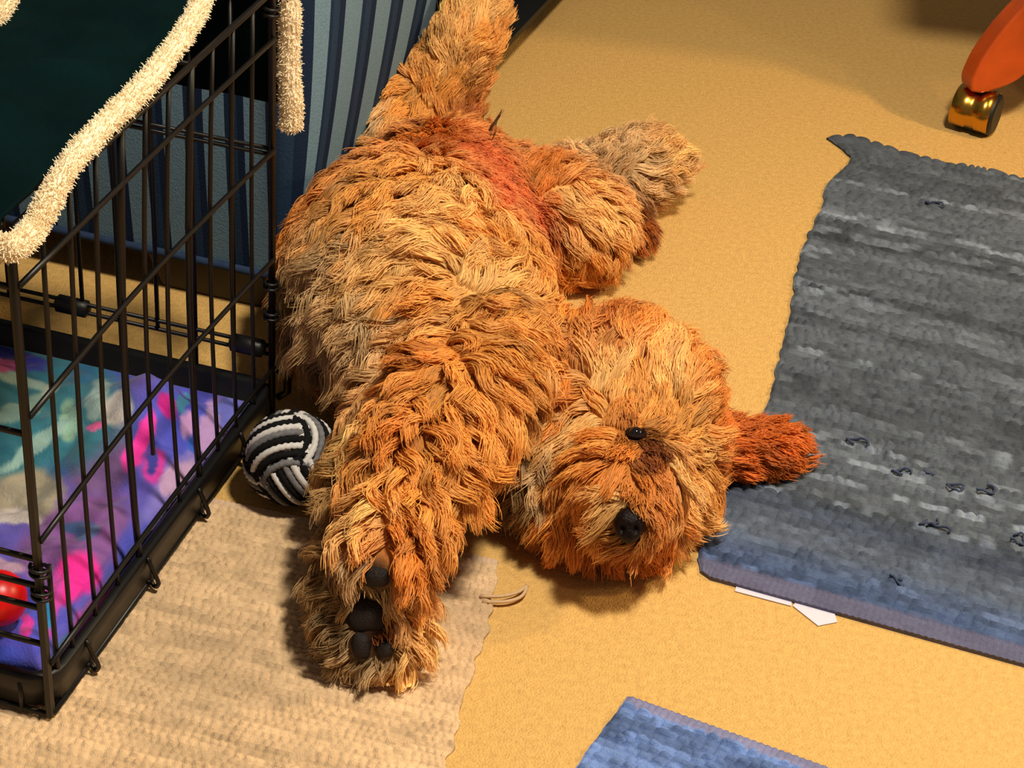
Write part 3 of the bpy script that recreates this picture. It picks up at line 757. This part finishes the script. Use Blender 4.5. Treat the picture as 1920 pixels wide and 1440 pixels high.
    guides = [
        (892, 20, .1, -1, .028, .3, .5, LI), (905, 90, .5, -.8, .028, .5, .5, GO), (850, 110, .1, -1, .028, .5, .4, LI), (830, 175, .3, -.9, .028, .5, .4, GO), (765, 200, -.4, .8, .03, .5, .4, GO),
        (712, 225, -.6, .6, .036, .8, .6, CRM), (680, 270, -.7, .5, .045, .8, .6, GO), (645, 330, -.8, .5, .05, .8, .7, OR), (870, 225, .3, -.5, .022, .3, .4, DO), (800, 260, .1, .9, .03, .4, .4, OR),
        (900, 300, .6, .7, .007, .2, .2, RED), (930, 310, .6, .7, .007, .2, .2, RED), (955, 345, .6, .7, .007, .2, .2, RED), (985, 380, .6, .7, .007, .2, .2, RED), (1010, 415, .5, .8, .009, .2, .2, RED), (930, 350, .6, .7, .012, .2, .2, RED), (860, 275, .5, .6, .014, .3, .3, RED), (1025, 440, .5, .8, .018, .3, .3, DO),
        (780, 330, -.3, .8, .042, .7, .5, GO), (840, 340, -.2, .9, .04, .7, .5, LI), (720, 380, -.5, .7, .055, .9, .6, GO), (610, 400, -.9, -.1, .065, .9, .8, OR), (565, 460, -1, -.3, .06, .8, .8, CRM),
        (780, 420, -.9, .35, .055, .6, .4, LI), (880, 430, -.95, .0, .05, .5, .35, LI), (930, 470, -.9, -.2, .045, .5, .4, GO), (830, 480, -.95, .25, .055, .6, .4, LI), (760, 500, -.8, .6, .055, .8, .5, LI),
        (985, 470, .3, .9, .04, 1, .6, GO), (1020, 490, .2, 1, .04, 1.2, .7, OR), (660, 470, -.9, .1, .07, 1.2, .7, CRM), (650, 540, -.8, .5, .075, 1.4, .8, CRM), (600, 520, -.9, .2, .06, 1, .7, BR),
        (560, 580, -.2, 1, .035, .3, .3, BR), (590, 660, .1, 1, .035, .3, .3, BR), (545, 520, -.5, .5, .04, .5, .5, BR), (650, 600, -.9, .3, .06, .9, .7, CRM), (640, 670, -.8, .4, .05, .8, .6, BR),
        (730, 590, -.7, .5, .055, 1.1, .6, CRM), (820, 560, -.5, .8, .05, 1, .5, GO), (900, 530, .3, -.4, .04, .8, .5, LI), (930, 600, .7, -.5, .04, .7, .4, GO), (1010, 560, .9, -.3, .035, .5, .4, LI), (1040, 620, .8, -.2, .035, .5, .4, GO),
        (760, 650, -.5, .9, .055, 1, .6, CRM), (820, 660, -.6, .8, .045, .8, .5, OR), (900, 660, .7, .5, .045, .8, .5, GO), (960, 680, .6, .7, .045, .8, .5, GO), (690, 720, -.5, .9, .045, 1, .6, OR), (650, 750, -.9, .1, .036, .8, .5, OR),
        (980, 740, .3, .95, .05, .8, .6, LI), (910, 760, .2, 1, .045, .9, .5, GO), (840, 760, -.2, 1, .04, .9, .5, GO), (760, 800, -.3, 1, .045, 1.1, .6, OR), (690, 850, 0, 1, .05, 1.3, .7, LI), (760, 880, .1, 1, .042, 1.2, .6, GO),
        (830, 870, .3, .9, .045, 1.1, .6, GO), (870, 850, .6, .8, .05, 1, .7, GO), (700, 950, 0, 1, .035, 1, .5, LI), (750, 960, .1, 1, .032, 1, .5, OR), (800, 960, .5, .8, .035, 1, .6, GO), (740, 1030, .1, 1, .028, .9, .5, OR), (765, 1060, .4, .9, .026, .9, .5, OR),
        (655, 890, -.2, .9, .026, .9, .5, BR), (645, 1000, -.3, 1, .030, 1, .5, BR), (640, 1100, -.6, .8, .032, 1, .6, BR), (650, 1180, -.6, .8, .028, 1, .6, BR), (665, 1060, .1, 1, .028, .9, .5, CRM), (700, 1105, .5, .8, .02, .7, .5, CRM),
        (760, 1120, .7, .7, .030, .9, .6, GO), (780, 1180, .9, .4, .030, .8, .6, LI), (760, 1225, .4, .9, .026, .8, .6, LI), (700, 1240, -.1, 1, .022, .7, .5, CRM), (660, 1215, -.5, .8, .025, .7, .5, CRM), (720, 1190, .1, 1, .014, .4, .4, DO),
        # head
        (1070, 630, -.1, -1, .055, .9, .8, OR), (1110, 640, .1, -1, .056, .9, .8, DO), (1180, 650, .1, -1, .056, .6, .8, OR), (1240, 660, .3, -1, .05, .5, .7, LI), (1310, 710, .6, -.7, .028, .4, .5, OR), (1335, 770, .6, -.4, .026, .4, .5, OR),
        (1140, 720, -.1, -.95, .04, .5, .5, LI), (1200, 730, .1, -1, .034, .5, .45, GO), (1255, 730, .3, -.95, .032, .5, .45, LI), (1280, 790, .6, -.6, .03, .4, .4, GO), (1150, 775, -.3, -.8, .026, .4, .4, GO), (1225, 790, .3, -.9, .022, .4, .35, GO),
        (1060, 740, -.6, .4, .05, .9, .7, OR), (1080, 790, -.7, .5, .045, .7, .6, LI), (1040, 840, -.5, .8, .048, .8, .6, CRM), (990, 800, -.4, .9, .05, .8, .6, BR), (1000, 870, -.5, .8, .045, .8, .6, BR), (1110, 850, -.6, .8, .036, .6, .5, GO), (1150, 870, -.5, .8, .028, .5, .4, OR),
        (1150, 935, -1, .1, .034, .3, .4, LI), (1130, 970, -1, .3, .034, .4, .4, GO), (1070, 930, -.6, .8, .038, .6, .5, GO), (1060, 985, -.6, .7, .034, .5, .5, OR), (1120, 1015, -.3, .9, .026, .4, .4, DO), (1170, 1020, .2, .9, .022, .4, .4, DO),
        (1200, 905, .1, 1, .016, .3, .25, OR), (1225, 945, .4, .9, .024, .5, .4, OR), (1235, 1000, .5, .8, .032, 1.1, .6, OR), (1285, 940, .7, .6, .036, .8, .6, LI), (1270, 880, .6, .5, .034, .8, .55, LI), (1290, 850, .7, .1, .034, .8, .55, LI), (1310, 900, .6, .7, .034, .7, .6, GO),
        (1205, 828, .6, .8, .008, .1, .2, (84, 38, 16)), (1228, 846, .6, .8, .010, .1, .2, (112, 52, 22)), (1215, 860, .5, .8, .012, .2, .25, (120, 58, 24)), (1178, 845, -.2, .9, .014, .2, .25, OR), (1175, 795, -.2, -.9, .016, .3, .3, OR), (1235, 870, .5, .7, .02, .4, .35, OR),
        (1340, 825, 1, 0, .022, .4, .35, EAR), (1400, 830, 1, -.1, .02, .4, .3, EAR), (1470, 835, 1, .1, .018, .4, .3, EAR), (1400, 860, .8, .6, .02, .5, .4, EAR),
        # right hind leg
        (1010, 340, .5, -.7, .03, .7, .6, OR), (1060, 370, .5, .2, .03, .6, .4, LI), (1070, 430, .3, .8, .035, .7, .5, LI), (1110, 460, .4, .9, .035, .8, .6, GO), (1050, 480, 0, 1, .04, 1.3, .7, GO), (1130, 400, .7, .3, .03, .6, .4, LI),
        (1090, 320, .2, -.9, .036, 1.2, .8, CRM), (1160, 290, .3, -.9, .036, 1.2, .8, CRM), (1200, 320, .7, -.3, .036, 1, .6, CRM), (1245, 300, .9, -.2, .036, .8, .6, LI), (1240, 340, .9, .5, .034, .8, .6, CRM), (1195, 420, .1, 1, .022, .4, .3, DO), (1185, 380, .1, 1, .02, .4, .3, (120, 62, 24)), (1200, 455, .1, 1, .022, .4, .3, DO),
        (900, 880, -.9, .3, .04, .8, .5, OR), (950, 875, -.5, .8, .04, .8, .5, BR),
    ]
    gp, gd, gs, gc = [], [], [], []
    for g in guides:
        p = hit(g[0], g[1])
        if p is None: continue
        gp.append(p); w = R*g[2]-U*g[3]; gd.append(w/np.linalg.norm(w)); gs.append(g[4:7]); gc.append(lin(g[7]))
    gp, gd, gs, gc = map(np.array, (gp, gd, gs, gc))
    def interp(P, pw=3.2):
        d2 = ((P[:, None]-gp[None])**2).sum(-1)+1e-5
        w = d2**(-pw/2); w /= w.sum(1)[:, None]
        return w @ gd, w @ gs, w @ gc
    # body mesh
    base = at(800, 560, 0); base[2] = 0
    root = empty('dog', tuple(base))
    tag(root, 'curly apricot dog sprawled on its back with its head on the rug', 'dog')
    body = mesh('body', V, faces, M['skin'], root)
    _, _, bc = interp(V)

    # bare places: pads, nose, eye
    pads = [((690, 1150), .024, .021), ((676, 1212), .011, .016), ((722, 1217), .010, .011), ((703, 1082), .016, .012)]
    bare = []
    def lump(name, px, rx, ry, rz, matl, parent, sink=.4, rot=0):
        p = hit(*px); nn = grad(p[None])[0]
        x = R-nn*(R @ nn); x /= np.linalg.norm(x); y = np.cross(nn, x)
        x, y = x*math.cos(rot)+y*math.sin(rot), -x*math.sin(rot)+y*math.cos(rot)
        bm = bmesh.new(); bmesh.ops.create_icosphere(bm, subdivisions=3, radius=1)
        for v in bm.verts:
            q = np.array(v.co); k = 1+.10*math.sin(q[0]*5+1)*math.cos(q[1]*4)
            v.co = Vector(p-nn*rz*sink+(x*q[0]*rx+y*q[1]*ry)*k+nn*q[2]*rz)
        me = bpy.data.meshes.new(name); bm.to_mesh(me); bm.free()
        return link(name, me, matl, parent), p, nn, x, y
    for (px, rx, ry) in pads:
        o, p, *_ = lump('paw_pad', px, rx, ry, .010, M['pad'], body, .2); bare.append((p, max(rx, ry)*1.02))
    # nose with nostrils
    npx = (1180, 984); p = hit(*npx); nn = -ray(*npx)*.8+grad(p[None])[0]*.6; nn /= np.linalg.norm(nn)
    x = R-nn*(R @ nn); x /= np.linalg.norm(x); y = np.cross(nn, x)
    bm = bmesh.new(); bmesh.ops.create_icosphere(bm, subdivisions=4, radius=1)
    for v in bm.verts:
        q = np.array(v.co)
        wx = .0180*(1+.12*q[1]-.06*abs(q[0])); wy = .0205
        dz = q[2]*.015
        for sx in (-1, 1):
            dd = ((q[0]-sx*.42)/.20)**2+((q[1]+.12+.2*(abs(q[0])-.42))/.26)**2
            dz -= .009*math.exp(-dd*1.2) if q[2] > 0 else 0
        dz -= .003*math.exp(-(q[0]/.07)**2)*(1 if q[1] < .2 else 0)*(q[2] > 0)
        v.co = Vector(p+nn*(dz+.004)+x*q[0]*wx+y*q[1]*wy)
    me = bpy.data.meshes.new('nose'); bm.to_mesh(me); bm.free(); link('nose', me, M['nose'], body); bare.append((p, .0190))
    # eye with lids
    epx = (1192, 816); p = hit(*epx); nn = grad(p[None])[0]
    o, p, nn, x, y = lump('eye', epx, .0092, .0088, .0092, M['eye'], body, -.15); bare.append((p, .0105))
    ring = [p+nn*.0030+x*.0105*math.cos(a)+y*.0086*math.sin(a) for a in np.linspace(0, 2*math.pi, 20, endpoint=False)]
    tube('eyelid', ring, .0024, M['lid'], body, 8, True)
    # mouth line
    mp = [hit(*q) for q in [(1120, 1000), (1150, 1012), (1180, 1014), (1205, 1008), (1222, 1000)]]
    tube('mouth', catmull(mp, 16), .0028, M['lid'], body, 6)

    for (p, r) in bare:
        k = np.exp(-(np.linalg.norm(V-p, axis=1)/(r*1.5))**4)[:, None]; bc = bc*(1-k)+lin((58, 34, 22))*k
    add_col(body.data, np.clip(bc*.85, 0, 1))
    # ---- fur
    tri = np.vstack([faces[:, [0, 1, 2]], faces[:, [0, 2, 3]]])
    e1 = V[tri[:, 1]]-V[tri[:, 0]]; e2 = V[tri[:, 2]]-V[tri[:, 0]]
    ar = .5*np.linalg.norm(np.cross(e1, e2), axis=1)
    tc = V[tri].mean(1); facing = ((C-tc)*grad(tc)).sum(1)/np.linalg.norm(C-tc, axis=1)
    ar = ar*np.where(facing > -.25, 1, .25)*(tc[:, 2] > .008)
    def sample(nn_):
        t = rng.choice(len(tri), nn_, p=ar/ar.sum()); u = rng.random((nn_, 2)); f = u.sum(1) > 1; u[f] = 1-u[f]
        return V[tri[t, 0]]+e1[t]*u[:, :1]+e2[t]*u[:, 1:]
    def near(P, Q):   # nearest clump by grid hashing in chunks
        out = np.empty(len(P), int)
        cell = .03; key = {}
        for i, c in enumerate(np.floor(Q/cell).astype(int)): key.setdefault(tuple(c), []).append(i)
        pc = np.floor(P/cell).astype(int)
        uq, inv = np.unique(pc, axis=0, return_inverse=True); inv = inv.ravel()
        order = np.argsort(inv); starts = np.searchsorted(inv[order], np.arange(len(uq)+1))
        for k, c in enumerate(uq):
            cand = []
            for a in (-1, 0, 1):
                for b in (-1, 0, 1):
                    for d in (-1, 0, 1): cand += key.get((c[0]+a, c[1]+b, c[2]+d), [])
            sel = order[starts[k]:starts[k+1]]
            if not cand: cand = list(range(len(Q)))
            q = Q[cand]; out[sel] = np.array(cand)[((P[sel][:, None]-q[None])**2).sum(-1).argmin(1)]
        return out
    NH, NC, KP = 230000, 3900, 10
    P0 = sample(NH); CP = sample(NC)
    keep = np.ones(NH, bool)
    for (p, r) in bare: keep &= np.linalg.norm(P0-p, axis=1) > r
    P0 = P0[keep]; NH = len(P0)
    cid = near(P0, CP)
    def frame(P):
        n_ = grad(P); d, s, c = interp(P)
        d = d-n_*(d*n_).sum(1)[:, None]; d /= np.linalg.norm(d, axis=1)[:, None]+1e-6
        return n_, d, s, c
    cn, cd, cs, cc = frame(CP)
    # every clump gets its own swerve, length, curl and tone
    sw = rng.normal(size=NC)*.22+.42*vnoise(CP[:, 0]*11+CP[:, 2]*7, CP[:, 1]*11-CP[:, 2]*5, 91)
    cb = np.cross(cn, cd); cd = cd*np.cos(sw)[:, None]+cb*np.sin(sw)[:, None]; cb = np.cross(cn, cd)
    clen = cs[:, 0]*(.85+.75*rng.random(NC)**1.5); ccurl = cs[:, 1]; clift = cs[:, 2]*(.8+.4*rng.random(NC))
    tone = 1.03+.11*rng.normal(size=NC)+.18*vnoise(CP[:, 0]*45+CP[:, 2]*20, CP[:, 1]*45, 95); tone = np.clip(tone, .6, 1.45)
    hand = rng.choice([-1, 1], NC); ph0 = rng.random(NC)*2*np.pi
    t = np.linspace(0, 1, KP)
    # clump spine
    arc = t[None]*clen[:, None]
    upf = clift[:, None]*(1-np.exp(-arc/.02))*.020/.6+0*arc
    waves = .36+ccurl*.40
    amp = (.0020+.0046*ccurl)[:, None]*np.minimum(1, t[None]*2.0)
    ang = ph0[:, None]+hand[:, None]*waves[:, None]*2*np.pi*t[None]*(clen[:, None]/.045)
    spine = CP[:, None]+cd[:, None]*(arc*np.sqrt(np.clip(1-(.45*clift[:, None])**2, .3, 1)))[..., None]+cn[:, None]*(upf+.002)[..., None]
    spine = spine+cb[:, None]*(amp*(np.cos(ang)-np.cos(ph0)[:, None]))[..., None]+cn[:, None]*(amp*.8*(np.sin(ang)-np.sin(ph0)[:, None]))[..., None]
    spine[:, :, 2] -= (.10*arc**2/.05)                     # a little gravity
    rel = P0-CP[cid]
    cl = (.05+.62*t)[None, :, None]*(.40+.60*rng.random((NH, 1, 1)))                     # strands draw together towards the tip
    st = spine[cid]+rel[:, None]*(1-cl)+rng.normal(size=(NH, 1, 3))*(.0030*t)[None, :, None]+(rng.normal(size=(NH, 3))[:, None]*.0012*np.sin(t[None, :, None]*7+rng.random((NH, 1, 1))*6)*t[None, :, None])
    st[:, 0] = P0
    lf = (.72+.33*rng.random(NH))
    st = st[:, :1]+(st-st[:, :1])*lf[:, None, None]
    flat = st.reshape(-1, 3)
    for _ in range(2):
        s = sdf(flat); lowm = s < .0015
        if lowm.any():
            q = flat[lowm]; flat[lowm] = q+grad(q)*(.0022-s[lowm])[:, None]
    flat[:, 2] = np.maximum(flat[:, 2], .0135)
    st = flat.reshape(NH, KP, 3); st[:, 0] = P0-frame_n(P0, grad)*.001
    ok = np.ones(NH, bool)
    for (p, r) in bare:
        v = st-p; dc = (C-p)/np.linalg.norm(C-p); al = v @ dc
        ok &= ~((np.linalg.norm(v-al[..., None]*dc, axis=-1) < r*.66) & (al > -.006) & (al < .05)).any(1)
    st = st[ok]; cid = cid[ok]; P0 = P0[ok]; NH = len(P0)
    rad = np.broadcast_to(np.array([.0007, .0007, .00068, .00066, .00062, .00057, .0005, .00042, .00032, .00016]), (NH, KP))
    col = cc[cid]*tone[cid][:, None]*(1+.13*rng.normal(size=(NH, 1)))
    # muzzle fur a touch darker round nose and eye
    for (p, r) in bare[-2:]:
        k = np.exp(-(np.linalg.norm(P0-p, axis=1)/(r*1.7))**2)[:, None]; col = col*(1-.45*k)
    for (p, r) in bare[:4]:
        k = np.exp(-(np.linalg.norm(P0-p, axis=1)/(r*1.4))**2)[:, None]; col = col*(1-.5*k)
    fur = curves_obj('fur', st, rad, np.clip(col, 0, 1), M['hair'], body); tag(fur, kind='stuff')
    # stray dark tuft on the belly
    p = hit(908, 268)
    tip = at(938, 208, p[2]+.01)
    tf = []
    for k in range(16):
        q = np.linspace(0, 1, 6)[:, None]; j = rng.normal(size=3)*.0022
        tf.append(p+(tip-p)*q*(.75+.3*rng.random())+j*(1-.5*q)+np.array([.005, .0, .004])*np.sin(q*7+k % 3)*.6)
    tf = np.array(tf); curves_obj('dark_tuft', tf, np.broadcast_to(np.linspace(.0006, .00025, 6), tf.shape[:2]), np.tile(lin((66, 30, 16)), (16, 1)), M['hair'], body)['kind'] = 'stuff'
def frame_n(P, grad): return grad(P)
dog()
